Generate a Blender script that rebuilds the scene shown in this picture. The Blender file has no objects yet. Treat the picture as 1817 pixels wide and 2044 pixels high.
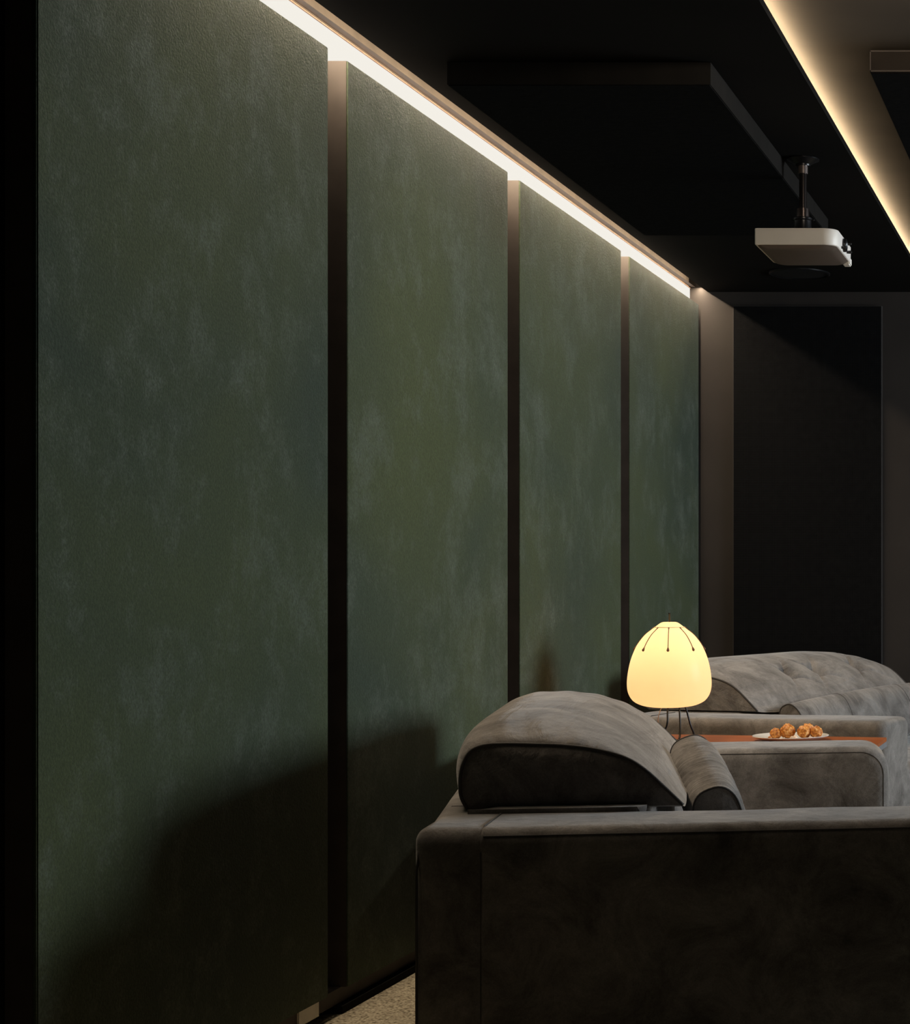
import bpy, bmesh, math, random
from mathutils import Vector, Matrix, noise
S = bpy.context.scene
C = S.collection
R = math.radians
random.seed(7)

# ------------------------------------------------------------------ camera
FPX = 3600.0                      # focal length in pixels of the 1817 x 2044 frame
cd = bpy.data.cameras.new('camera'); cam = bpy.data.objects.new('camera', cd); C.objects.link(cam)
cam.location = (0, 0, 1.19); cam.rotation_euler = (R(90), 0, 0)
cd.sensor_fit = 'VERTICAL'; cd.sensor_height = 24.0; cd.lens = FPX / 2044 * 24.0
cd.shift_x = -(2198 - 908.5) / 2044; cd.shift_y = (1165 - 1022) / 2044
cd.clip_start = 0.05; cd.clip_end = 60
S.camera = cam
# ------------------------------------------------------------------ world, exposure
w = bpy.data.worlds.new('world'); S.world = w; w.use_nodes = True
w.node_tree.nodes['Background'].inputs[0].default_value = (0.02, 0.02, 0.02, 1)
w.node_tree.nodes['Background'].inputs[1].default_value = 0.0
S.view_settings.view_transform = 'Standard'; S.view_settings.look = 'None'
S.view_settings.gamma = 1; S.view_settings.use_curve_mapping = False
S.view_settings.exposure = 0.0
SCREEN_EMIT = 21.5
SLOT_LED_W = 2.6
WASH_LED_W = 76.0
COVE_LED_W = 46.0
BULB_W = 0.52
SPOT_W = 30.0
def area_light(name, loc, rot, sx, sy, watts, col, spread=180):
    l = bpy.data.lights.new(name, 'AREA'); l.shape = 'RECTANGLE'; l.size = sx; l.size_y = sy
    l.energy = watts; l.color = col; l.spread = R(spread)
    o = bpy.data.objects.new(name, l); C.objects.link(o); o.location = loc; o.rotation_euler = rot
    return o
WARM = (1.0, 0.80, 0.58)
# LED tape of the wall slot, fixed high on the inner side of the dropped ceiling, shining to the wall
area_light('slot_light', (-2.075, 6.72, 2.79), (0, R(60), 0), 0.02, 5.46, SLOT_LED_W, WARM)
area_light('wash_light', (-2.0995, 6.72, 2.7435), (0, 0, 0), 0.006, 5.46, WASH_LED_W, WARM)
# LED tape of the tray cove, lying on the dropped ceiling and shining up and across
area_light('cove_light', (-0.972, 4.65, 2.817), (0, R(180), 0), 0.025, 9.4, COVE_LED_W, (1.0, 0.78, 0.50))

# unseen spotlight added under the tray to brighten the projector's near face
SPOT_DIR = Vector((-0.40, 1.0, -0.50)).normalized()
sl = bpy.data.lights.new('fill_spot', 'SPOT'); sl.energy = SPOT_W; sl.spot_size = R(105); sl.spot_blend = 0.5
sl.color = (1.0, 0.84, 0.66); sl.shadow_soft_size = 0.03
so = bpy.data.objects.new('fill_spot', sl); C.objects.link(so); so.location = Vector((-0.30, 4.45, 2.76)) + SPOT_DIR*0.075
so.rotation_euler = SPOT_DIR.to_track_quat('-Z', 'Y').to_euler()

# ------------------------------------------------------------------ helpers
def tag(o, label=None, cat=None, group=None, kind=None):
    if label: o['label'] = label
    if cat: o['category'] = cat
    if group: o['group'] = group
    if kind: o['kind'] = kind
    return o
def empty(name, loc, rz=0, label=None, cat=None, group=None):
    o = bpy.data.objects.new(name, None); C.objects.link(o); o.location = loc; o.rotation_euler = (0, 0, rz)
    o.empty_display_size = 0.1
    return tag(o, label, cat, group)
def link(name, bm, mat, parent=None, smooth=True, loc=None, rot=None, auto=None):
    bmesh.ops.recalc_face_normals(bm, faces=bm.faces[:])
    me = bpy.data.meshes.new(name); bm.to_mesh(me); bm.free()
    me.materials.append(mat)
    if smooth:
        me.polygons.foreach_set('use_smooth', [True] * len(me.polygons))
        if auto is not None: me.set_sharp_from_angle(angle=R(auto))
    o = bpy.data.objects.new(name, me); C.objects.link(o)
    if loc is not None: o.location = loc
    if rot is not None: o.rotation_euler = rot
    if parent is not None: o.parent = parent
    return o
def add_box(bm, x0, x1, y0, y1, z0, z1):
    vs = [bm.verts.new(p) for p in ((x0,y0,z0),(x1,y0,z0),(x1,y1,z0),(x0,y1,z0),(x0,y0,z1),(x1,y0,z1),(x1,y1,z1),(x0,y1,z1))]
    for f in ((0,3,2,1),(4,5,6,7),(0,1,5,4),(1,2,6,5),(2,3,7,6),(3,0,4,7)): bm.faces.new([vs[i] for i in f])
def box(name, mat, x0, x1, y0, y1, z0, z1, parent=None, bev=0.0, seg=2):
    bm = bmesh.new(); add_box(bm, x0, x1, y0, y1, z0, z1)
    if bev: bmesh.ops.bevel(bm, geom=bm.edges[:], offset=bev, segments=seg, affect='EDGES', profile=0.5)
    return link(name, bm, mat, parent, smooth=bool(bev), auto=40)
def grid_faces(bm, rings, close_u=True, close_v=False):
    n = len(rings[0])
    rr = range(len(rings) if close_v else len(rings) - 1)
    for i in rr:
        a = rings[i]; b = rings[(i + 1) % len(rings)]
        for j in range(n if close_u else n - 1):
            k = (j + 1) % n
            try: bm.faces.new((a[j], a[k], b[k], b[j]))
            except ValueError: pass
def add_lathe(bm, prof, n=32, cap0=False, cap1=False, c=(0,0,0)):
    rings = [[bm.verts.new((c[0]+r*math.cos(2*math.pi*i/n), c[1]+r*math.sin(2*math.pi*i/n), c[2]+z)) for i in range(n)] for r, z in prof]
    grid_faces(bm, rings)
    if cap0: bm.faces.new(rings[0][::-1])
    if cap1: bm.faces.new(rings[-1])
def smooth_pts(pts, k=6):
    P = [Vector(p) for p in pts]; out = []
    for i in range(len(P) - 1):
        p0 = P[max(i-1, 0)]; p1 = P[i]; p2 = P[i+1]; p3 = P[min(i+2, len(P)-1)]
        for j in range(k):
            t = j / k
            out.append(0.5*((2*p1) + (-p0+p2)*t + (2*p0-5*p1+4*p2-p3)*t*t + (-p0+3*p1-3*p2+p3)*t**3))
    out.append(P[-1]); return out
def add_tube(bm, pts, r, n=8, closed=False):
    P = [Vector(p) for p in pts]; m = len(P); rings = []
    up = Vector((0, 0, 1)); prev = None
    for i, p in enumerate(P):
        if closed: t = P[(i+1) % m] - P[i-1]
        else: t = P[min(i+1, m-1)] - P[max(i-1, 0)]
        t.normalize()
        if prev is None:
            a = t.cross(up)
            if a.length < 1e-3: a = t.cross(Vector((1, 0, 0)))
        else:
            a = prev - t * prev.dot(t)
        a.normalize(); b = t.cross(a); prev = a
        rad = r[i] if isinstance(r, (list, tuple)) else r
        rings.append([bm.verts.new(p + (a*math.cos(2*math.pi*k/n) + b*math.sin(2*math.pi*k/n)) * rad) for k in range(n)])
    grid_faces(bm, rings, close_v=closed)
    if not closed:
        bm.faces.new(rings[0][::-1]); bm.faces.new(rings[-1])
def tube(name, pts, r, mat, parent, n=8, closed=False):
    bm = bmesh.new(); add_tube(bm, pts, r, n, closed); return link(name, bm, mat, parent)

# ------------------------------------------------------------------ materials
def new_mat(name):
    m = bpy.data.materials.new(name); m.use_nodes = True
    nt = m.node_tree; b = nt.nodes['Principled BSDF']
    return m, nt, b
def coords(nt, scale=(1,1,1), rnd=True):
    tc = nt.nodes.new('ShaderNodeTexCoord'); mp = nt.nodes.new('ShaderNodeMapping')
    nt.links.new(tc.outputs['Object'], mp.inputs[0]); mp.inputs['Scale'].default_value = scale
    if rnd:
        oi = nt.nodes.new('ShaderNodeObjectInfo'); mu = nt.nodes.new('ShaderNodeVectorMath'); mu.operation = 'SCALE'
        cb = nt.nodes.new('ShaderNodeCombineXYZ')
        for i in range(3): nt.links.new(oi.outputs['Random'], cb.inputs[i])
        nt.links.new(cb.outputs[0], mu.inputs[0]); mu.inputs['Scale'].default_value = 37.0
        nt.links.new(mu.outputs[0], mp.inputs['Location'])
    return mp.outputs[0]
def noise_tex(nt, vec, scale, detail=4, rough=0.5, dist=0.0):
    n = nt.nodes.new('ShaderNodeTexNoise'); nt.links.new(vec, n.inputs['Vector'])
    n.inputs['Scale'].default_value = scale; n.inputs['Detail'].default_value = detail
    n.inputs['Roughness'].default_value = rough; n.inputs['Distortion'].default_value = dist
    return n.outputs['Fac']
def ramp(nt, fac, stops):
    r = nt.nodes.new('ShaderNodeValToRGB'); nt.links.new(fac, r.inputs[0])
    e = r.color_ramp.elements
    while len(e) < len(stops): e.new(0.5)
    for i, (p, c) in enumerate(stops):
        e[i].position = p; e[i].color = (*c, 1) if len(c) == 3 else c
    return r.outputs[0]
def mix(nt, a, b, fac, mode='MIX'):
    m = nt.nodes.new('ShaderNodeMix'); m.data_type = 'RGBA'; m.blend_type = mode
    if hasattr(fac, 'is_linked'): nt.links.new(fac, m.inputs[0])
    else: m.inputs[0].default_value = fac
    for s, k in ((a, 6), (b, 7)):
        if hasattr(s, 'is_linked'): nt.links.new(s, m.inputs[k])
        else: m.inputs[k].default_value = (*s, 1)
    return m.outputs[2]
def bump(nt, b, fac, strength, dist, prev=None):
    bp = nt.nodes.new('ShaderNodeBump'); nt.links.new(fac, bp.inputs['Height'])
    bp.inputs['Strength'].default_value = strength; bp.inputs['Distance'].default_value = dist
    if prev is not None: nt.links.new(prev, bp.inputs['Normal'])
    nt.links.new(bp.outputs[0], b.inputs['Normal']); return bp.outputs[0]
def simple(name, col, rough=0.6, metal=0.0, spec=0.5, var=0.15, scale=12, bmp=0.0):
    m, nt, b = new_mat(name); v = coords(nt)
    f = noise_tex(nt, v, scale, 5)
    lo = tuple(c * (1 - var) for c in col); hi = tuple(min(1, c * (1 + var)) for c in col)
    nt.links.new(ramp(nt, f, [(0.3, lo), (0.7, hi)]), b.inputs['Base Color'])
    b.inputs['Roughness'].default_value = rough; b.inputs['Metallic'].default_value = metal
    b.inputs['Specular IOR Level'].default_value = spec
    if bmp: bump(nt, b, noise_tex(nt, v, 180, 3), bmp, 0.002)
    return m
def make_green():
    m, nt, b = new_mat('green_textile_panel'); v = coords(nt)
    big = noise_tex(nt, v, 0.9, 3, 0.5, 0.4)
    col = ramp(nt, big, [(0.34, (0.034, 0.055, 0.038)), (0.5, (0.050, 0.070, 0.037)), (0.68, (0.064, 0.083, 0.034))])
    brush = noise_tex(nt, coords(nt, (1, 1, 0.85)), 4.0, 12, 0.80, 0.15)
    bf = ramp(nt, brush, [(0.49, (0, 0, 0)), (0.70, (0.9, 0.9, 0.9))])
    speck = noise_tex(nt, v, 95, 5, 0.8)
    bf = mix(nt, bf, ramp(nt, speck, [(0.38, (0.25, 0.25, 0.25)), (0.62, (1.0, 1.0, 1.0))]), 1.0, 'MULTIPLY')
    col = mix(nt, col, (0.150, 0.174, 0.142), bf)
    fine = noise_tex(nt, v, 150, 3, 0.7)
    ff = ramp(nt, fine, [(0.3, (0.62, 0.62, 0.62)), (0.7, (1.3, 1.3, 1.3))])
    col = mix(nt, col, ff, 0.8, 'MULTIPLY')
    nt.links.new(col, b.inputs['Base Color'])
    b.inputs['Roughness'].default_value = 0.85; b.inputs['Specular IOR Level'].default_value = 0.25
    b.inputs['Sheen Weight'].default_value = 0.15; b.inputs['Sheen Roughness'].default_value = 0.4
    n1 = bump(nt, b, fine, 0.55, 0.003)
    bump(nt, b, noise_tex(nt, v, 420, 2), 0.3, 0.001, n1)
    return m
def make_suede(name, lo, mid, hi, wr=None):
    m, nt, b = new_mat(name); v = coords(nt)
    p = noise_tex(nt, v, 6.5, 10, 0.74, 0.5)
    col = ramp(nt, p, [(0.32, lo), (0.48, mid), (0.66, hi)])
    fine = noise_tex(nt, v, 260, 2, 0.6)
    col = mix(nt, col, ramp(nt, fine, [(0.3, (0.8, 0.8, 0.8)), (0.7, (1.15, 1.15, 1.15))]), 0.7, 'MULTIPLY')
    nt.links.new(col, b.inputs['Base Color'])
    b.inputs['Roughness'].default_value = 0.9; b.inputs['Specular IOR Level'].default_value = 0.2
    b.inputs['Sheen Weight'].default_value = 0.25; b.inputs['Sheen Roughness'].default_value = 0.45
    n1 = bump(nt, b, fine, 0.25, 0.0015)
    n2 = bump(nt, b, noise_tex(nt, v, 14, 5, 0.6, 0.8), 0.30, 0.012, n1)
    if wr:                                    # creases running one way
        wv = coords(nt, wr)
        bump(nt, b, noise_tex(nt, wv, 5.0, 4, 0.55, 0.6), 0.55, 0.02, n2)
    return m
def make_carpet():
    m, nt, b = new_mat('loop_pile_carpet'); v = coords(nt, rnd=False)
    vo = nt.nodes.new('ShaderNodeTexVoronoi'); nt.links.new(v, vo.inputs['Vector']); vo.inputs['Scale'].default_value = 130
    n = noise_tex(nt, v, 60, 3)
    col = ramp(nt, vo.outputs['Distance'], [(0.0, (0.66, 0.60, 0.44)), (0.6, (0.36, 0.31, 0.22)), (0.95, (0.10, 0.08, 0.05))])
    col = mix(nt, col, ramp(nt, n, [(0.3, (0.6, 0.6, 0.6)), (0.7, (1.2, 1.2, 1.2))]), 0.7, 'MULTIPLY')
    nt.links.new(col, b.inputs['Base Color']); b.inputs['Roughness'].default_value = 0.95
    b.inputs['Specular IOR Level'].default_value = 0.1
    inv = nt.nodes.new('ShaderNodeMath'); inv.operation = 'SUBTRACT'; inv.inputs[0].default_value = 1
    nt.links.new(vo.outputs['Distance'], inv.inputs[1])
    bump(nt, b, inv.outputs[0], 0.8, 0.006)
    return m
def make_weave():
    m, nt, b = new_mat('black_speaker_cloth'); v = coords(nt, rnd=False)
    wv = []
    for d in 'XYZ':
        wn = nt.nodes.new('ShaderNodeTexWave'); wn.bands_direction = d; wn.inputs['Scale'].default_value = 55
        nt.links.new(v, wn.inputs['Vector']); wv.append(wn.outputs['Fac'])
    a = nt.nodes.new('ShaderNodeMath'); a.operation = 'MULTIPLY'; nt.links.new(wv[0], a.inputs[0]); nt.links.new(wv[2], a.inputs[1])
    a2 = nt.nodes.new('ShaderNodeMath'); a2.operation = 'ADD'; nt.links.new(a.outputs[0], a2.inputs[0])
    nz = noise_tex(nt, v, 30, 3); nt.links.new(nz, a2.inputs[1])
    nt.links.new(ramp(nt, a2.outputs[0], [(0.3, (0.0025, 0.0026, 0.0029)), (1.0, (0.007, 0.007, 0.0073))]), b.inputs['Base Color'])
    b.inputs['Roughness'].default_value = 0.95; b.inputs['Specular IOR Level'].default_value = 0.05
    bump(nt, b, a2.outputs[0], 0.5, 0.002)
    return m
def make_wood():
    m, nt, b = new_mat('orange_brown_wood'); v = coords(nt, (1.2, 14, 14))
    f = noise_tex(nt, v, 3.0, 6, 0.6, 0.8)
    nt.links.new(ramp(nt, f, [(0.25, (0.22, 0.052, 0.010)), (0.5, (0.36, 0.090, 0.018)), (0.75, (0.44, 0.135, 0.03))]), b.inputs['Base Color'])
    b.inputs['Roughness'].default_value = 0.34
    bump(nt, b, f, 0.08, 0.001)
    return m
def emitter(name, col, strength):
    m, nt, b = new_mat(name)
    nt.nodes.remove(b); e = nt.nodes.new('ShaderNodeEmission')
    e.inputs[0].default_value = (*col, 1); e.inputs[1].default_value = strength
    nt.links.new(e.outputs[0], nt.nodes['Material Output'].inputs[0]); return m

GREEN = make_green()
TAUPE_LO, TAUPE_MID, TAUPE_HI = (0.070, 0.062, 0.057), (0.155, 0.143, 0.133), (0.265, 0.246, 0.228)
SUEDE = make_suede('taupe_grey_suede', TAUPE_LO, TAUPE_MID, TAUPE_HI)
SUEDE_WR = make_suede('taupe_grey_suede_creased', TAUPE_LO, TAUPE_MID, TAUPE_HI, (3.2, 0.35, 3.2))
SUEDE_PIL = make_suede('taupe_grey_suede_pillow', TAUPE_LO, TAUPE_MID, TAUPE_HI, (0.5, 4.5, 0.5))
PIPE = simple('dark_piping', (0.05, 0.046, 0.043), 0.8)
CARPET = make_carpet(); WEAVE = make_weave(); WOOD = make_wood()
BLACKC = simple('matt_black_ceiling_paint', (0.007, 0.0065, 0.006), 0.85, spec=0.06, scale=3)
TRAYC = simple('umber_ceiling_paint', (0.050, 0.040, 0.031), 0.8, spec=0.2, scale=3)
CORE = simple('umber_board_core', (0.080, 0.068, 0.060), 0.65, spec=0.2)
WALLC = simple('umber_wall_paint', (0.024, 0.0205, 0.0185), 0.7, spec=0.15, scale=3)
DARKW = simple('charcoal_wall_paint', (0.010, 0.0095, 0.009), 0.85, spec=0.1, scale=3)
BEIGE = simple('pale_beige_paint', (0.50, 0.43, 0.34), 0.6)
PLATE_MET = simple('cream_end_plate', (0.80, 0.75, 0.66), 0.5)
BLACKM = simple('black_metal', (0.012, 0.012, 0.013), 0.28, metal=0.4)
BLACKP = simple('black_plastic', (0.014, 0.014, 0.015), 0.4)
GREYP = simple('warm_grey_projector_shell', (0.78, 0.74, 0.69), 0.45, var=0.03)
GREYB = simple('brown_grey_projector_underside', (0.10, 0.075, 0.06), 0.5, var=0.1)
BRONZE = simple('bronze_clip', (0.16, 0.075, 0.035), 0.4, metal=0.3)
CERAM = simple('white_ceramic', (0.72, 0.71, 0.68), 0.25, var=0.02)
CORDM = simple('pale_cord', (0.6, 0.56, 0.5), 0.5)
SLOTG = emitter('slot_diffuser_glow', (0.90, 0.865, 0.79), 1.0)
COVEG = emitter('cove_tape_glow', (1.0, 0.78, 0.5), 3.0)
SCREENG = emitter('cinema_screen_glow', (0.86, 0.94, 1.0), SCREEN_EMIT)

# ------------------------------------------------------------------ room shell
H = 2.72                 # dropped ceiling
YB = 9.461               # back wall
XL, XR = -2.17, 3.5
def struct(o): o['kind'] = 'structure'; return o
struct(box('floor', CARPET, XL-0.1, XR+0.1, -1.6, YB+0.1, -0.08, 0.0))
struct(box('wall_left', DARKW, XL-0.1, XL, -1.6, YB+0.1, 0, 3.1))
struct(box('wall_back', WALLC, XL, XR, YB, YB+0.1, 0, 3.1))
struct(box('wall_right', DARKW, XR, XR+0.1, -1.6, YB+0.1, 0, 3.1))
struct(box('wall_front', DARKW, XL, XR, -1.6, -1.5, 0, 3.1))
TZ = 2.86
XS0, XS1 = -2.063, -0.897          # left dropped ceiling band
ceil = struct(box('ceiling', TRAYC, XL, XR, -1.5, YB, TZ, 3.05))
struct(box('ceiling_left_band', BLACKC, XS0, XS1, -1.5, YB, H, H+0.022))
# fascia closing the band towards the wall slot, pale inside
struct(box('trim_1', BLACKC, XS0+0.03, XS0+0.05, -1.5, YB, H+0.022, TZ))
struct(box('trim_2', BLACKC, XS1-0.14, XS1-0.12, -1.5, YB, H+0.022, TZ))
struct(box('ceiling_right_band', BLACKC, 2.2, XR, -1.5, YB, H, H+0.022))
struct(box('trim_3', simple('sand_slot_paint', (0.46, 0.38, 0.30), 0.6), XL, XL+0.008, -1.5, YB, 2.66, TZ))
struct(box('trim_4', BLACKC, XL+0.02, -2.097, 4.985, YB, 0.0, 0.022))
bb = struct(box('baseboard_left', CORE, XL, -2.118, -1.5, YB, 0.024, 0.066))
box('joint_plate', PLATE_MET, -2.118, -2.112, 4.75, 4.87, 0.022, 0.064, bb)['label'] = 'cream joint plate on the dark baseboard'

# ------------------------------------------------------------------ green wall panels
def wall_panel(y0, y1, label, wrap):
    t = empty('wall_panel', (-2.165, y0, 0.066), 0, label, 'wall panel', 'green wall panels along the left wall')
    L = y1 - y0; Hh = 2.647 - 0.066
    box('core_board', CORE, 0.0, 0.065 - wrap, 0.0, L, 0, Hh, t)
    bm = bmesh.new(); add_box(bm, 0.065 - wrap, 0.065, 0.0, L, 0, Hh)
    bmesh.ops.bevel(bm, geom=bm.edges[:], offset=0.0025, segments=2, affect='EDGES')
    link('fabric_face', bm, GREEN, t, auto=40)
wall_panel(3.561, 4.900, 'green brushed fabric wall panel nearest the camera, the widest looking of the four', 0.0105)
wall_panel(5.027, 6.385, 'green brushed fabric wall panel second from the camera, behind the front sofa headrest', 0.004)
wall_panel(6.517, 7.891, 'green brushed fabric wall panel third from the camera, left of the lit table lamp', 0.004)
wall_panel(8.034, 9.415, 'green brushed fabric wall panel beside the back wall corner, directly behind the lamp shade', 0.004)

# LED profile above the panels
t = empty('slot_light_strip', (XL, 4.0, 2.70), 0, 'long white glowing light strip above the green wall panels', 'light strip')
box('diffuser', SLOTG, 0.009, 0.014, 0.0, YB-4.0-0.002, -0.075, 0.038, t)
box('profile_lip', simple('copper_lip', (0.45, 0.26, 0.16), 0.4), 0.009, 0.019, 0.0, YB-4.0-0.002, 0.0381, 0.0405, t)
box('profile_shelf', simple('grey_brown_profile', (0.16, 0.125, 0.105), 0.5), 0.0195, 0.042, 0.0, YB-4.0-0.002, 0.0446, 0.0462, t)
# LED tape in the tray cove
t = empty('cove_light_strip', (-0.965, 4.0, H+0.0221), 0, 'warm cove light strip glowing along the raised ceiling tray edge', 'light strip')
box('tape', COVEG, -0.006, 0.006, -5.4, YB-4.0-0.01, 0.0, 0.004, t)

# body of the added fill spotlight, out of view on the right
t = empty('projector_fill_spot', (-0.30, 4.45, TZ), 0, 'small black fill spotlight added out of view on the ceiling tray', 'ceiling light')
bm = bmesh.new(); add_lathe(bm, [(0.05, -0.0005), (0.05, -0.012), (0.012, -0.016), (0.010, -0.09)], 32, True, True); link('base', bm, BLACKM, t, auto=40)
bm = bmesh.new(); add_lathe(bm, [(0.030, 0.05), (0.034, 0.045), (0.034, -0.06), (0.031, -0.06), (0.029, -0.035)], 32, True)
can = link('can', bm, BLACKM, t, loc=(0, 0, -0.10), auto=40); can.rotation_euler = SPOT_DIR.to_track_quat('-Z', 'Y').to_euler()
bm = bmesh.new(); add_lathe(bm, [(0.029, -0.036), (0.001, -0.036)], 24); link('lens', bm, emitter('fill_spot_glow', (1.0, 0.84, 0.66), 6.0), can)

# ------------------------------------------------------------------ dark acoustic panels
t = empty('ceiling_panel', (-1.918, 5.29, H), 0, 'large black cloth acoustic panel under the black ceiling band', 'acoustic panel')
box('frame', simple('charcoal_frame', (0.012, 0.011, 0.010), 0.85, spec=0.05), 0, 0.773, 0, 2.28, -0.066, -0.0005, t)
box('cloth', WEAVE, 0.003, 0.770, 0.003, 2.277, -0.069, -0.0661, t)
t = empty('ceiling_panel', (-0.722, 5.64, TZ), 0, 'black panel with thin framed brown edge on the lit ceiling tray, top right', 'acoustic panel')
bm = bmesh.new()
box('frame', simple('brown_frame', (0.022, 0.017, 0.013), 0.6, spec=0.1), 0, 0.8, 0, 2.6, -0.07, -0.0005, t)
box('cloth', WEAVE, 0.003, 0.797, 0.003, 2.597, -0.0745, -0.0701, t)
for z in (-0.007, -0.069):
    box('edge_bead', CORE, 0, 0.8, -0.002, 0, z, z+0.004, t)
box('edge_bead', CORE, -0.0005, 0.003, -0.002, 0.001, -0.069, -0.004, t)
t = empty('back_wall_panel', (-1.924, YB, 0.25), 0, 'tall black woven acoustic panel on the back wall behind the sofas', 'acoustic panel')
box('frame', simple('charcoal_frame_2', (0.03, 0.028, 0.027), 0.7), 0, 0.778, -0.028, -0.0005, 0, 2.393, t)
box('cloth', WEAVE, 0.003, 0.775, -0.032, -0.0281, 0.003, 2.390, t)

# ------------------------------------------------------------------ cinema screen on the right wall (outside the frame)
t = empty('cinema_screen', (XR, 7.0, 1.28), 0, 'glowing cinema screen on the right wall facing the sofas', 'screen')
box('frame', BLACKP, -0.05, -0.001, -1.15, 1.15, 0, 1.35, t, 0.006)
box('picture_surface', SCREENG, -0.054, -0.0505, -1.1, 1.1, 0.05, 1.3, t)

# ------------------------------------------------------------------ sofas
def rrect(u0, u1, z0, z1, rf, rb, inset, nseg=8, k0=1.0, k1=1.0):
    """profile (u,z), closed, counter-clockwise from bottom-left; rf radius of the front-top, rb of the back-top corner"""
    a0, a1, b0, b1 = u0+inset*k0, u1-inset*k1, z0+inset*0.3, z1-inset
    pts = []
    def arc(cx, cz, r, s, e, n=nseg):
        for i in range(n+1):
            an = R(s + (e-s)*i/n); pts.append((cx + r*math.cos(an), cz + r*math.sin(an)))
    m = 24
    rs = 0.02
    arc(a0+rs, b0+rs, rs, 180, 270, 3)
    arc(a1-rs, b0+rs, rs, 270, 360, 3)
    r1 = max(rf-inset*0.5, 0.01); r2 = max(rb-inset*0.5, 0.01)
    arc(a1-r1, b1-r1, r1, 0, 90)
    arc(a0+r2, b1-r2, r2, 90, 180)
    return pts
def densify(pts, step=0.05):
    out = []
    for i in range(len(pts)):
        a = pts[i]; b = pts[(i+1) % len(pts)]
        d = math.hypot(b[0]-a[0], b[1]-a[1]); n = max(1, int(d/step))
        for k in range(n): out.append((a[0]+(b[0]-a[0])*k/n, a[1]+(b[1]-a[1])*k/n))
    return out
def slab(name, mat, parent, prof_fn, v0, v1, rnd, shear=None, wob=0.0, cap_bulge=0.0):
    """profile in (u,z) extruded along v with rounded side edges; prof_fn(inset) -> points"""
    bm = bmesh.new(); rings = []
    n0 = len(prof_fn(0)); steps = []
    N = 6
    for k in range(N+1):
        a = math.pi/2*k/N; steps.append((v0 + rnd*(1-math.sin(a)), rnd*(1-math.cos(math.pi/2-a))) if False else (v0 + rnd*(1-math.cos(a)), rnd*(1-math.sin(a))))
    mid = max(2, int((v1-v0)/0.08))
    for k in range(1, mid): steps.append((v0+rnd + (v1-v0-2*rnd)*k/mid, 0))
    for k in range(N, -1, -1):
        a = math.pi/2*k/N; steps.append((v1 - rnd*(1-math.cos(a)), rnd*(1-math.sin(a))))
    for v, ins in steps:
        pr = prof_fn(ins)
        ring = []
        for (u, z) in pr:
            p = Vector((u, v, z))
            if wob:
                d = noise.noise(p*5.0)*wob
                p += Vector((d, d*0.5, d if z > 0.2 else 0))
            if shear: p.x += shear(v)
            ring.append(bm.verts.new(p))
        rings.append(ring)
    grid_faces(bm, rings)
    for ring, vs, sg in ((rings[0], v0, -1), (rings[-1], v1, 1)):
        # cap as a shrinking grid so that it shades softly
        c = sum((q.co for q in ring), Vector())/len(ring)
        prev = ring
        for s in (0.8, 0.55, 0.3):
            new = [bm.verts.new(c + (q.co-c)*s + Vector((0, sg*cap_bulge*(1-s*s), 0))) for q in ring]
            for j in range(len(ring)):
                k = (j+1) % len(ring); bm.faces.new((prev[j], prev[k], new[k], new[j]))
            prev = new
        bm.faces.new(prev)
    return link(name, bm, mat, parent, auto=60)

# head cushion: profile of the piped end and of the puffed middle, (u, height)
END = [(0.012,0.0),(-0.004,0.03),(-0.006,0.07),(0.0,0.105),(0.018,0.136),(0.05,0.150),(0.10,0.153),(0.17,0.151),(0.25,0.147),(0.33,0.136),(0.40,0.116),(0.45,0.086),(0.50,0.042),(0.545,0.0)]
MID = [(0.0,-0.003),(-0.026,0.035),(-0.040,0.088),(-0.030,0.142),(0.005,0.183),(0.06,0.203),(0.125,0.208),(0.20,0.206),(0.28,0.193),(0.35,0.168),(0.42,0.128),(0.48,0.078),(0.525,0.025),(0.555,-0.02)]
END = [(0.035+u*0.935, h) for u, h in END]; MID = [(0.035+u*0.935, h) for u, h in MID]
def resample(pts, n):
    P = smooth_pts([(a, b, 0) for a, b in pts], 8)
    L = [0]
    for i in range(1, len(P)): L.append(L[-1] + (P[i]-P[i-1]).length)
    out = []; j = 0
    for k in range(n):
        s = L[-1]*k/(n-1)
        while j < len(L)-2 and L[j+1] < s: j += 1
        t = (s-L[j])/max(L[j+1]-L[j], 1e-9); p = P[j].lerp(P[j+1], t); out.append((p.x, p.y))
    return out
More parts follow.
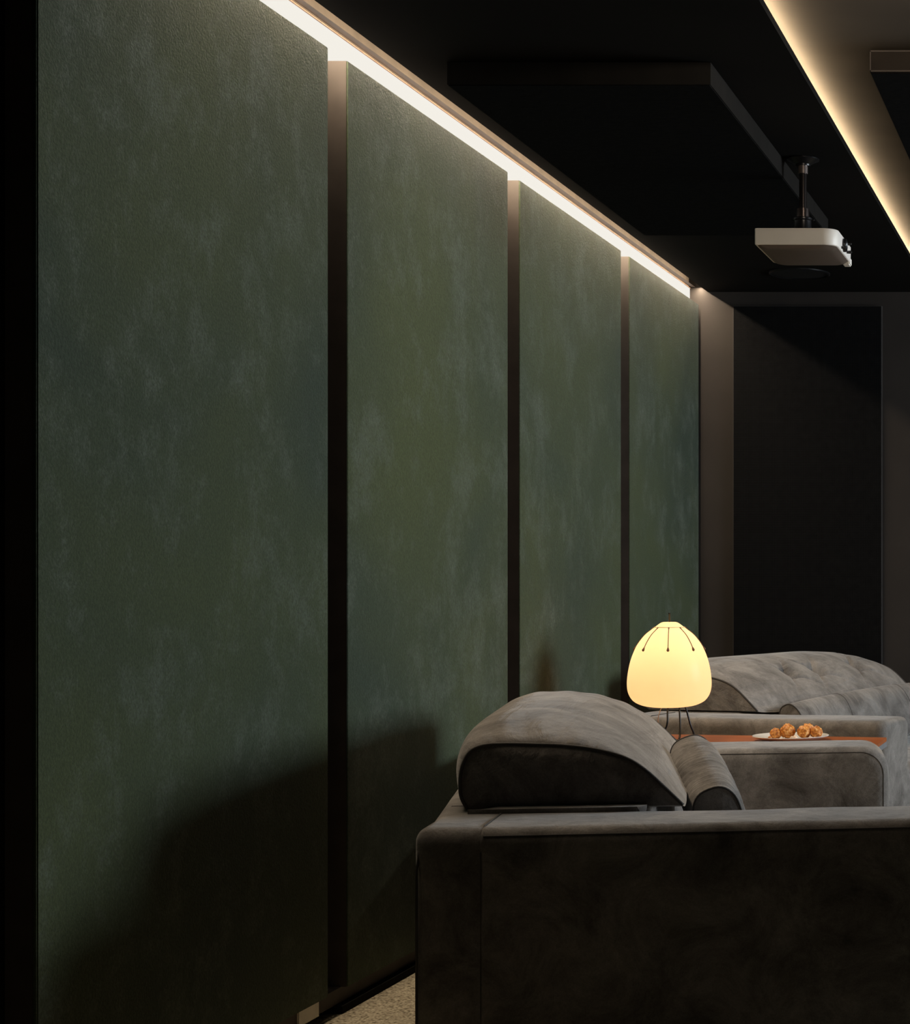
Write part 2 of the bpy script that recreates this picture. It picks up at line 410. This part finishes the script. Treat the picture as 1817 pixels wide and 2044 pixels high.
def headrest(parent, v0, v1, skew, tufts, du=0.0, puff=1.0, plate=True):
    n = 96; E = resample(END, n); M = resample(MID, n)
    z0 = 0.656
    bm = bmesh.new(); rings = []; m = 200
    L = v1 - v0
    def surf(t, i):
        b = (1 - abs(2*t-1)**5)**0.62 * puff
        u = E[i][0] + (M[i][0]-E[i][0])*b; h = E[i][1] + (M[i][1]-E[i][1])*b
        # slow puckers near the piped ends
        s = i/(n-1)
        w = math.sin(s*57 + math.sin(t*9)*1.1)*0.0028*math.exp(-min(t, 1-t)*7)*min(1, (min(t, 1-t)*14))
        v = v0 + t*L
        return Vector((u + du + skew*(v-v0), v, z0 + h + w))
    T = [0.6*(k/m) + 0.4*(0.5-0.5*math.cos(math.pi*k/m)) for k in range(m+1)]
    for t in T: rings.append([surf(t, i) for i in range(n)])
    tp = []
    for (tt, ss) in tufts:
        i = int(ss*(n-1)); c = surf(tt, i)
        nrm = (surf(tt, min(i+1, n-1))-surf(tt, i-1)).cross(surf(min(tt+.01, 1), i)-surf(max(tt-.01, 0), i)).normalized()
        if nrm.z < 0: nrm = -nrm
        tp.append((c, nrm))
    if tp:
        for r in rings:
            for i in range(n):
                p = r[i]; q = p.copy()
                for c, nr in tp:
                    d = (p-c); al = abs(d.x)*0.75 + abs(d.z)*0.75; dd = d.length
                    k = math.exp(-(dd/0.040)**2)*0.055 + math.exp(-(dd/0.15)**2)*0.022
                    cr = math.exp(-((abs(d.y)-al)/0.012)**2)*math.exp(-(dd/0.15)**2)*0.022
                    q -= nr*(k+cr)
                r[i] = q
    V = [[bm.verts.new(p) for p in r] for r in rings]
    grid_faces(bm, V)                         # closed underneath too
    ends = []
    for r, sg in ((V[0], -1), (V[-1], 1)):
        ends.append([q.co.copy() for q in r])
        c = sum((q.co for q in r), Vector())/n; prev = r
        for s in (0.85, 0.6, 0.3):
            new = [bm.verts.new(c + (q.co-c)*s + Vector((0, sg*0.014*(1-s*s), 0))) for q in r]
            for j in range(n):
                k = (j+1) % n; bm.faces.new((prev[j], prev[k], new[k], new[j]))
            prev = new
        bm.faces.new(prev)
    h = link('headrest', bm, SUEDE_WR, parent, auto=50)
    for e in ends:
        pp = e
        tube('piping', pp, 0.0042, PIPE, h, 8)
    for c, nr in tp:
        bb_ = bmesh.new(); add_lathe(bb_, [(0.0005, 0.004), (0.006, 0.0035), (0.0095, 0.001), (0.010, -0.003)], 14)
        o = link('button', bb_, SUEDE, h, loc=c - nr*0.068)
        o.rotation_euler = nr.to_track_quat('Z', 'Y').to_euler()
    # flat upholstered plate the cushion sits on
    def pf(ins): return densify([(0.030+ins+du, 0.648), (0.46-ins+du, 0.648), (0.46-ins+du, 0.661), (0.030+ins+du, 0.661)], 0.04)
    if plate: slab('headrest_plate', SUEDE, parent, pf, v0-0.055, v1+0.0, 0.03, shear=lambda v: skew*(v-v0))
    return h

def sofa(loc, rz, label, D, L, tufts, hr, skew, xn=0.0, rf=0.085, plate=True):
    t = empty('sofa', loc, rz, label, 'sofa')
    AW = 0.30; AH = 0.65; ub = 0.145
    D0 = D
    for v0, v1, D in ((0.0, AW, D0+xn), (L-AW, L, D0)):
        a = slab('arm', SUEDE, t, lambda ins: densify(rrect(ub-0.004, D, 0.09, AH, rf, 0.010, ins, 8, 0.0)), v0, v1, 0.042, wob=0.003, cap_bulge=0.010)
        # seam lines where the top band meets the side faces
        for vv, sg in ((v0, 1), (v1, -1)):
            if vv == 0.0 and not plate: continue
            ins = 0.018
            pr = densify(rrect(ub-0.004, D, 0.09, AH, rf, 0.010, ins, 8, 0.0), 0.05)
            pr = [p for p in pr if p[1] > 0.12 and p[0] > ub+0.004]
            pts = [(u, vv + sg*0.0065, z) for u, z in pr]
            tube('seam', pts, 0.0013, PIPE, a, 6)
        tube('seam', [(ub-0.0, v0+0.001, 0.12), (ub-0.0, v0+0.001, AH-0.055), (ub-0.0, v0+0.012, AH-0.02), (ub+0.001, v0+0.045, AH+0.0005), (ub, v1-0.04, AH+0.0005)], 0.0022, PIPE, a, 6)
    D = D0
    # back frame over the full width
    sk = lambda v: skew*1.6*max(0.0, v-0.2)
    b = slab('back_frame', SUEDE, t, lambda ins: densify(rrect(0.0, ub+0.004, 0.09, AH, 0.010, 0.03, ins, 8, 1.0, 0.0)), 0.0, L, 0.045, wob=0.003, cap_bulge=0.006, shear=lambda v: 0)
    if skew:
        for q in b.data.vertices:
            if q.co.x < 0.08: q.co.x += sk(q.co.y)
    tube('seam', [(0.008, 0.012, 0.1), (0.008, 0.012, 0.56), (0.014, 0.02, 0.61), (0.03, 0.04, 0.638)], 0.003, PIPE, b, 6)
    tube('seam', [(0.0+sk(0.42)+0.012, 0.42, AH-0.01), (0.03+sk(0.42), 0.42, AH+0.0005), (0.15, 0.43, AH+0.0005)], 0.002, PIPE, b, 6)
    slab('backrest', SUEDE, t, lambda ins: densify([(ub+ins, 0.40), (0.50-ins, 0.40), (0.46-ins, 0.63-ins), (0.40-ins, 0.648-ins), (ub+ins, 0.648-ins)]), AW+0.001, L-AW-0.001, 0.02)
    slab('base', SUEDE, t, lambda ins: densify([(ub+ins, 0.10), (D-0.05-ins, 0.10), (D-0.05-ins, 0.27-ins), (ub+ins, 0.27-ins)]), AW+0.001, L-AW-0.001, 0.01)
    half = (L-2*AW)/2
    for i in range(2):
        v0 = AW + 0.004 + i*half
        slab('seat_cushion', SUEDE, t, lambda ins: densify(rrect(ub+0.01, D-0.03, 0.272, 0.44, 0.06, 0.02, ins)), v0, v0+half-0.008, 0.035, wob=0.004)
    for u in (0.10, D-0.12):
        for v in (0.08, L-0.08):
            bm = bmesh.new(); add_lathe(bm, [(0.018, 0.0), (0.022, 0.10)], 16, True, True)
            link('leg', bm, BLACKM, t, loc=(u, v, 0.0))
    headrest(t, hr[0], hr[1], hr[2], tufts, hr[3], hr[4], plate)
    return t
FT = []
SOFA1 = sofa((-1.51, 3.95, 0), R(9), 'front taupe suede sofa nearest the camera, its arm side in dark shadow', 1.115, 2.175, FT, (0.315, 1.86, -0.07, 0.014, 1.0), -0.07, 0.09)
RT = [(0.39, 0.70), (0.565, 0.70), (0.83, 0.69)]
SOFA2 = sofa((-1.985, 7.34, 0), R(-13), 'rear taupe suede sofa with button tufted headrest near the back wall', 1.17, 2.1, RT, (0.33, 1.87, 0.10, -0.06, 1.0), 0.0, 0.0, 0.035, False)

# ------------------------------------------------------------------ pillows
def pillow(a, b, lean, W, T, label, bands=()):
    """long lumbar pillow whose top ridge runs from a to b; lean = direction in which it hangs down"""
    a = Vector(a); b = Vector(b); y_ = (b-a).normalized(); z_ = -Vector(lean).normalized()
    z_ = (z_ - y_*z_.dot(y_)).normalized(); x_ = y_.cross(z_).normalized(); L = (b-a).length
    c0 = (a+b)/2 - z_*W/2
    t = empty('lumbar_pillow', c0, 0, label, 'pillow'); t.rotation_euler = Matrix((x_, y_, z_)).transposed().to_euler()
    n = 40; m = 40; bm = bmesh.new(); rings = []
    prof = []
    for i in range(n):
        a = 2*math.pi*i/n; c, s = math.cos(a), math.sin(a)
        prof.append((T/2*abs(c)**0.75*(1 if c >= 0 else -1), W/2*abs(s)**0.7*(1 if s >= 0 else -1)))
    for k in range(m+1):
        y = -L/2 + L*k/m; q = abs(2*k/m-1)
        f = 0.80 + 0.20*(1-q**4)**0.6
        rings.append([bm.verts.new((x*f*(1+0.04*math.sin(k*1.7+z*30)), y, z*(0.93+0.07*(1-q**3)))) for x, z in prof])
    grid_faces(bm, rings)
    ends = []; RR = [[q.co.copy() for q in r] for r in rings]
    for r, sg in ((rings[0], -1), (rings[-1], 1)):
        ends.append([q.co.copy() for q in r]); prev = r
        c = sum((q.co for q in r), Vector())/n
        for s in (0.8, 0.5, 0.2):
            new = [bm.verts.new(c + (q.co-c)*s + Vector((0, sg*0.012*(1-s*s), 0))) for q in r]
            for j in range(n): bm.faces.new((prev[j], prev[(j+1) % n], new[(j+1) % n], new[j]))
            prev = new
        bm.faces.new(prev)
    link('cushion', bm, SUEDE_PIL, t, auto=55)
    for e in ends: tube('piping', e, 0.003, PIPE, t, 6, True)
    for q in bands: tube('seam', [v_.copy() for v_ in RR[q]], 0.002, PIPE, t, 6, True)
    return t
pillow((-1.035, 4.75, 0.655), (-1.19, 5.15, 0.757), (0.35, 0, -0.94), 0.215, 0.15, 'small taupe lumbar pillow leaning on the front sofa headrest')
pillow((-1.338, 7.62, 0.685), (-0.951, 8.795, 0.710), (0.40, -0.08, -0.92), 0.26, 0.13, 'long taupe lumbar pillow leaning on the rear tufted sofa', (14, 34))

# ------------------------------------------------------------------ side table
t = empty('side_table', (-1.36, 6.66, 0), 0, 'orange brown wood topped side table between the two sofas', 'table')
bm = bmesh.new()
pts = [(-0.60, -0.12), (0.538, -0.12), (0.538, 0.26), (-0.44, 0.42), (-0.60, 0.42)]
def poly_prism(bm, pts, z0, z1):
    a = [bm.verts.new((x, y, z0)) for x, y in pts]; b = [bm.verts.new((x, y, z1)) for x, y in pts]
    bm.faces.new(a[::-1]); bm.faces.new(b); n = len(pts)
    for i in range(n): bm.faces.new((a[i], a[(i+1) % n], b[(i+1) % n], b[i]))
poly_prism(bm, pts, 0.586, 0.60); link('tabletop', bm, WOOD, t, smooth=False)
bm = bmesh.new(); poly_prism(bm, [(x*0.999+0.001*(1 if x > 0 else -1), y) for x, y in pts], 0.566, 0.5858)
link('edge_band', bm, simple('steel_edge', (0.30, 0.31, 0.33), 0.4, metal=0.5), t, smooth=False)
for x in (-0.50, 0.40):
    box('side_panel', BLACKP, x, x+0.03, -0.10, 0.20, 0.0, 0.566, t)
box('shelf', BLACKP, -0.47, 0.40, -0.10, 0.20, 0.25, 0.27, t)

# ------------------------------------------------------------------ lamp
LX, LY = -1.634, 6.83
t = empty('table_lamp', (LX, LY, 0.60), 0, 'lit cream glass table lamp with thin black bent legs on the side table', 'lamp')
PX = 1/6.8125/527
prof = [(0.001,283),(60,283),(90,285),(125,300),(185,345),(250,395),(320,452),(385,530),(437,610),(478,700),(510,790),(533,880),(549,970),(559,1060),(561,1120),(556,1190),(543,1245),(517,1300),(478,1350),(425,1385),(360,1412),(290,1428),(220,1437),(150,1440)]
zz = lambda y: 1.19 - (1200 + y/6.8125 - 1165)/527 - 0.60
P = smooth_pts([(r*PX, zz(y), 0) for r, y in prof], 4)
def glass_shade():
    m, nt, b = new_mat('opal_glass_shade'); nt.nodes.remove(b)
    v = coords(nt, rnd=False); nz = noise_tex(nt, v, 3, 3)
    col = ramp(nt, nz, [(0.3, (0.90, 0.74, 0.48)), (0.7, (0.95, 0.80, 0.56))])
    tr = nt.nodes.new('ShaderNodeBsdfTranslucent'); df = nt.nodes.new('ShaderNodeBsdfDiffuse'); gl = nt.nodes.new('ShaderNodeBsdfGlossy')
    gl.inputs['Roughness'].default_value = 0.25
    for q in (tr, df): nt.links.new(col, q.inputs[0])
    m1 = nt.nodes.new('ShaderNodeMixShader'); m1.inputs[0].default_value = 0.25
    nt.links.new(tr.outputs[0], m1.inputs[1]); nt.links.new(df.outputs[0], m1.inputs[2])
    m2 = nt.nodes.new('ShaderNodeMixShader'); m2.inputs[0].default_value = 0.006
    nt.links.new(m1.outputs[0], m2.inputs[1]); nt.links.new(gl.outputs[0], m2.inputs[2])
    em = nt.nodes.new('ShaderNodeEmission'); em.inputs[0].default_value = (1.0, 0.68, 0.35, 1); em.inputs[1].default_value = 0.30
    ad = nt.nodes.new('ShaderNodeAddShader'); nt.links.new(m2.outputs[0], ad.inputs[0]); nt.links.new(em.outputs[0], ad.inputs[1])
    nt.links.new(ad.outputs[0], nt.nodes['Material Output'].inputs[0]); return m
bm = bmesh.new(); add_lathe(bm, [(max(p.x, 0.0005), p.y) for p in P], 64)
shade = link('lamp_shade', bm, glass_shade(), t)
rad = lambda z: next((P[i].x + (P[i+1].x-P[i].x)*((z-P[i].y)/((P[i+1].y-P[i].y) or 1e-9)) for i in range(len(P)-1) if P[i].y >= z >= P[i+1].y), P[-1].x)
bm = bmesh.new(); zr = zz(355); add_lathe(bm, [(rad(zr)+0.0006, zr+0.002), (rad(zr)+0.0022, zr+0.0008), (rad(zr)+0.0022, zr-0.0008), (rad(zr)+0.0006, zr-0.001)], 48)
link('collar_ring', bm, simple('cream_ring', (0.8, 0.6, 0.35), 0.5), t)
for k in range(8):
    an = R(-90 - 34 + 45*k)
    pts = []; rr = []
    for j in range(15):
        s = j/14; z = zz(358 + (655-358)*s); r_ = rad(z) + 0.0012
        pts.append((r_*math.cos(an), r_*math.sin(an), z)); rr.append(0.0016 + (0.0040*max(0, (s-0.86)/0.14)**0.7 if s > 0.86 else 0) + (0.0015 if s < 0.05 else 0))
    pts.append((pts[-1][0]*1.01, pts[-1][1]*1.01, pts[-1][2]-0.004)); rr.append(0.0022)
    bm = bmesh.new(); add_tube(bm, pts, rr, 8); link('prong', bm, BRONZE, t)
bm = bmesh.new(); add_lathe(bm, [(0.0035, zz(286)), (0.0035, zz(175)), (0.0045, zz(173)), (0.0045, zz(158)), (0.001, zz(156))], 12, True, True)
link('finial', bm, BLACKM, t)
d = 1/527
for pp in ([(0,-0.02,zz(1425)), (0.0,-0.03,0.10), (0.002,-0.04,0.07), (-0.004,-0.045,0.045), (-0.025,-0.055,0.018), (-0.062,-0.07,0.0045)],
           [(0.03,0.03,zz(1425)), (0.034,0.02,0.10), (0.038,0.01,0.06), (0.042,-0.01,0.02), (0.044,-0.03,0.0045)],
           [(0.062,-0.01,zz(1425)), (0.070,-0.01,0.10), (0.082,-0.01,0.055), (0.094,-0.012,0.025), (0.096,-0.02,0.014), (0.088,-0.04,0.006), (0.07,-0.06,0.0045)]):
    sp = smooth_pts(pp, 6)
    tube('leg', sp, 0.0036, BLACKM, t, 8)
tube('cord', smooth_pts([(-0.026,-0.01,zz(1430)), (-0.03,-0.01,0.115), (-0.042,0.0,0.085), (-0.05,0.03,0.04), (-0.06,0.06,0.003)], 6), 0.0018, CORDM, t, 6)
tube('foot_ring', smooth_pts([(-0.06,-0.068,0.004), (-0.02,-0.05,0.003), (0.02,-0.05,0.003), (0.07,-0.06,0.004)], 6), 0.0022, BLACKM, t, 6)
bl = bpy.data.lights.new('bulb', 'POINT'); bl.energy = BULB_W; bl.color = (1.0, 0.72, 0.46); bl.shadow_soft_size = 0.03
bo = bpy.data.objects.new('bulb', bl); C.objects.link(bo); bo.parent = t; bo.location = (0, 0, 0.32)

# ------------------------------------------------------------------ plate and crispy balls
PXx, PYy = -1.168, 6.79
t = empty('plate', (PXx, PYy, 0.6), 0, 'white round plate holding orange crispy bites on the side table', 'plate')
bm = bmesh.new()
add_lathe(bm, [(0.001,0.006),(0.06,0.006),(0.09,0.007),(0.115,0.012),(0.138,0.019),(0.142,0.020),(0.143,0.018),(0.138,0.0145),(0.11,0.006),(0.085,0.001),(0.08,0.0),(0.001,0.0)], 64)
link('dish', bm, CERAM, t, auto=50)
def crisp_mat():
    m, nt, b = new_mat('crispy_orange_crust'); v = coords(nt)
    n = noise_tex(nt, v, 85, 5, 0.75)
    nt.links.new(ramp(nt, n, [(0.36, (0.16, 0.035, 0.008)), (0.46, (0.60, 0.19, 0.03)), (0.56, (0.88, 0.38, 0.07)), (0.68, (1.0, 0.72, 0.38))]), b.inputs['Base Color'])
    b.inputs['Roughness'].default_value = 0.45; bump(nt, b, n, 0.6, 0.004); return m
CR = crisp_mat()
def ball(x, y, z, r, label, seed, sq=0.95):
    bm = bmesh.new(); bmesh.ops.create_icosphere(bm, subdivisions=4, radius=1)
    off = Vector((seed*3.1, seed*1.7, seed*5.3))
    for q in bm.verts:
        p = q.co.copy()
        cell = noise.voronoi(p*3.2+off)[0]
        k = 1.0 + 0.26*min(0.5, cell[1]-cell[0]) + 0.14*noise.noise(p*1.8+off) + 0.09*noise.noise(p*7+off) - 0.10
        q.co = Vector((p.x*k, p.y*k, p.z*k*sq))*r
    o = link('crispy_bite', bm, CR, None, loc=(PXx+x, PYy+y, 0.6+z))
    return tag(o, label, 'food', 'crispy bites on the plate')
k = 6.79/3600
def bx(px): return (px-2198)*k - PXx
ball(bx(1553), -0.045, 0.030, 0.022, 'small lumpy orange bite at the left end of the plate', 1)
ball(bx(1575.5), -0.03, 0.037, 0.029, 'tallest round orange crispy bite, second from left on the plate', 2)
ball(bx(1608), -0.03, 0.034, 0.0265, 'golden crispy bite speckled green, third from left on the plate', 3)
ball(bx(1611), 0.025, 0.040, 0.024, 'crispy bite peeking over the green speckled one on the plate', 5)
ball(bx(1631), -0.02, 0.033, 0.0245, 'round brown orange bite at the right end of the plate', 4)
CRUMB = simple('pale_sauce', (0.75, 0.55, 0.40), 0.4)
for i, (px, yy, r) in enumerate(((1543, -0.06, 0.008), (1588, -0.075, 0.009), (1593, -0.07, 0.010), (1624, -0.065, 0.008))):
    bm = bmesh.new(); bmesh.ops.create_icosphere(bm, subdivisions=2, radius=r)
    for q in bm.verts: q.co *= 1+0.25*noise.noise(q.co*120+Vector((i, i, i)))
    o = link('crumb', bm, CR if i == 0 else CRUMB, None, loc=(PXx+bx(px), PYy+yy, 0.6085+r*0.6))
    tag(o, ('orange crumb lying left of the bites on the plate', 'pale morsel in front of the tallest orange bite', 'pale morsel between the tallest and the speckled bite', 'pale morsel between the two bites on the right')[i], 'food', 'crumbs on the plate')

# ------------------------------------------------------------------ projector
t = empty('projector', (-1.066, 6.47, 2.40), 0, 'warm grey slim projector hanging from the black ceiling', 'projector')
def rpoly(x0, x1, y0, y1, rs, n=8):
    pts = []
    for (cx, cy, s), r in zip(((x1, y0, -90), (x1, y1, 0), (x0, y1, 90), (x0, y0, 180)), rs):
        ox = cx - r if cx == x1 else cx + r; oy = cy - r if cy == y1 else cy + r
        for i in range(n+1):
            a = R(s + 90*i/n); pts.append((ox+r*math.cos(a), oy+r*math.sin(a)))
    return pts
X0, X1, Y0, Y1 = -0.140, 0.146, -0.19, 0.19
bm = bmesh.new(); rings = []
for ins, z in ((0.004, 0.029), (0.0008, 0.028), (0.0, 0.026), (0.0, -0.026), (0.001, -0.028), (0.003, -0.029)):
    rings.append([bm.verts.new((x, y, z)) for x, y in rpoly(X0+ins, X1-ins, Y0+ins, Y1-ins, (0.05, 0.03, 0.03, 0.006))])
grid_faces(bm, rings); bm.faces.new(rings[0]); bm.faces.new(rings[-1][::-1])
body = link('body', bm, GREYP, t, auto=50)
bm = bmesh.new(); rings = []
for ins, z in ((0.006, -0.0291), (0.018, -0.036), (0.03, -0.040)):
    rings.append([bm.verts.new((x, y, z)) for x, y in rpoly(X0+ins, X1-ins, Y0+ins, Y1-ins, (0.045, 0.03, 0.03, 0.02))])
grid_faces(bm, rings); bm.faces.new(rings[0]); bm.faces.new(rings[-1][::-1])
link('underside', bm, GREYB, t, auto=50)
bm = bmesh.new(); add_lathe(bm, [(0.024, 0), (0.024, 0.010), (0.020, 0.014), (0.018, 0.008), (0.001, 0.006)], 24, True)
link('lens', bm, BLACKM, body, loc=(0.145, -0.03, -0.002), rot=(0, R(90), 0))
for (y, z) in ((0.05, 0.018), (0.06, -0.01), (-0.075, -0.018)):
    bm = bmesh.new(); add_lathe(bm, [(0.005, 0), (0.006, 0.012), (0.004, 0.018), (0.001, 0.019)], 12, True)
    link('knob', bm, BLACKM, body, loc=(0.146, y, z), rot=(0, R(90), 0))
bm = bmesh.new(); add_box(bm, 0.118, 0.1465, 0.135, 0.188, -0.041, -0.012)
bmesh.ops.bevel(bm, geom=bm.edges[:], offset=0.004, segments=2, affect='EDGES'); link('foot', bm, GREYP, t, auto=40)
mz = 2.72 - 2.40
PXM = -0.008
def lat(name, prof, mat, n=32):
    bm = bmesh.new(); add_lathe(bm, prof, n, True, True); return link(name, bm, mat, t, loc=(PXM, 0.03, 0), auto=40)
lat('ceiling_flange', [(0.0585, mz-0.0005), (0.0585, mz-0.004), (0.045, mz-0.010), (0.032, mz-0.018), (0.027, mz-0.020), (0.026, mz-0.026)], BLACKM)
lat('upper_collar', [(0.0175, mz-0.025), (0.0175, mz-0.053)], simple('satin_collar', (0.16, 0.13, 0.12), 0.35, metal=0.6))
lat('pole', [(0.0135, mz-0.052), (0.0135, 0.125)], simple('gloss_black_pole', (0.05, 0.042, 0.04), 0.18, metal=0.8))
lat('lower_collar', [(0.0225, 0.140), (0.0225, 0.108)], simple('satin_black_collar', (0.07, 0.055, 0.05), 0.25, metal=0.8))
lat('swivel', [(0.028, 0.109), (0.034, 0.106), (0.034, 0.100), (0.030, 0.096), (0.030, 0.060), (0.034, 0.050), (0.034, 0.0295)], BLACKM)
for s in (-1, 1):
    bm = bmesh.new(); add_tube(bm, [(PXM+s*0.030, 0.03, 0.098), (PXM+s*0.041, 0.03, 0.101)], 0.003, 8); link('bracket_screw', bm, BLACKM, t)
# round recessed fitting further back in the ceiling
t = empty('ceiling_speaker', (-1.484, 8.88, H), 0, 'flat round black speaker in the ceiling behind the projector', 'speaker')
bm = bmesh.new(); add_lathe(bm, [(0.150, -0.0005), (0.150, -0.006), (0.143, -0.010), (0.136, -0.007)], 48); link('rim', bm, BLACKM, t, auto=40)
bm = bmesh.new(); add_lathe(bm, [(0.1355, -0.006), (0.07, -0.0075), (0.001, -0.008)], 48); link('grille', bm, BLACKP, t)
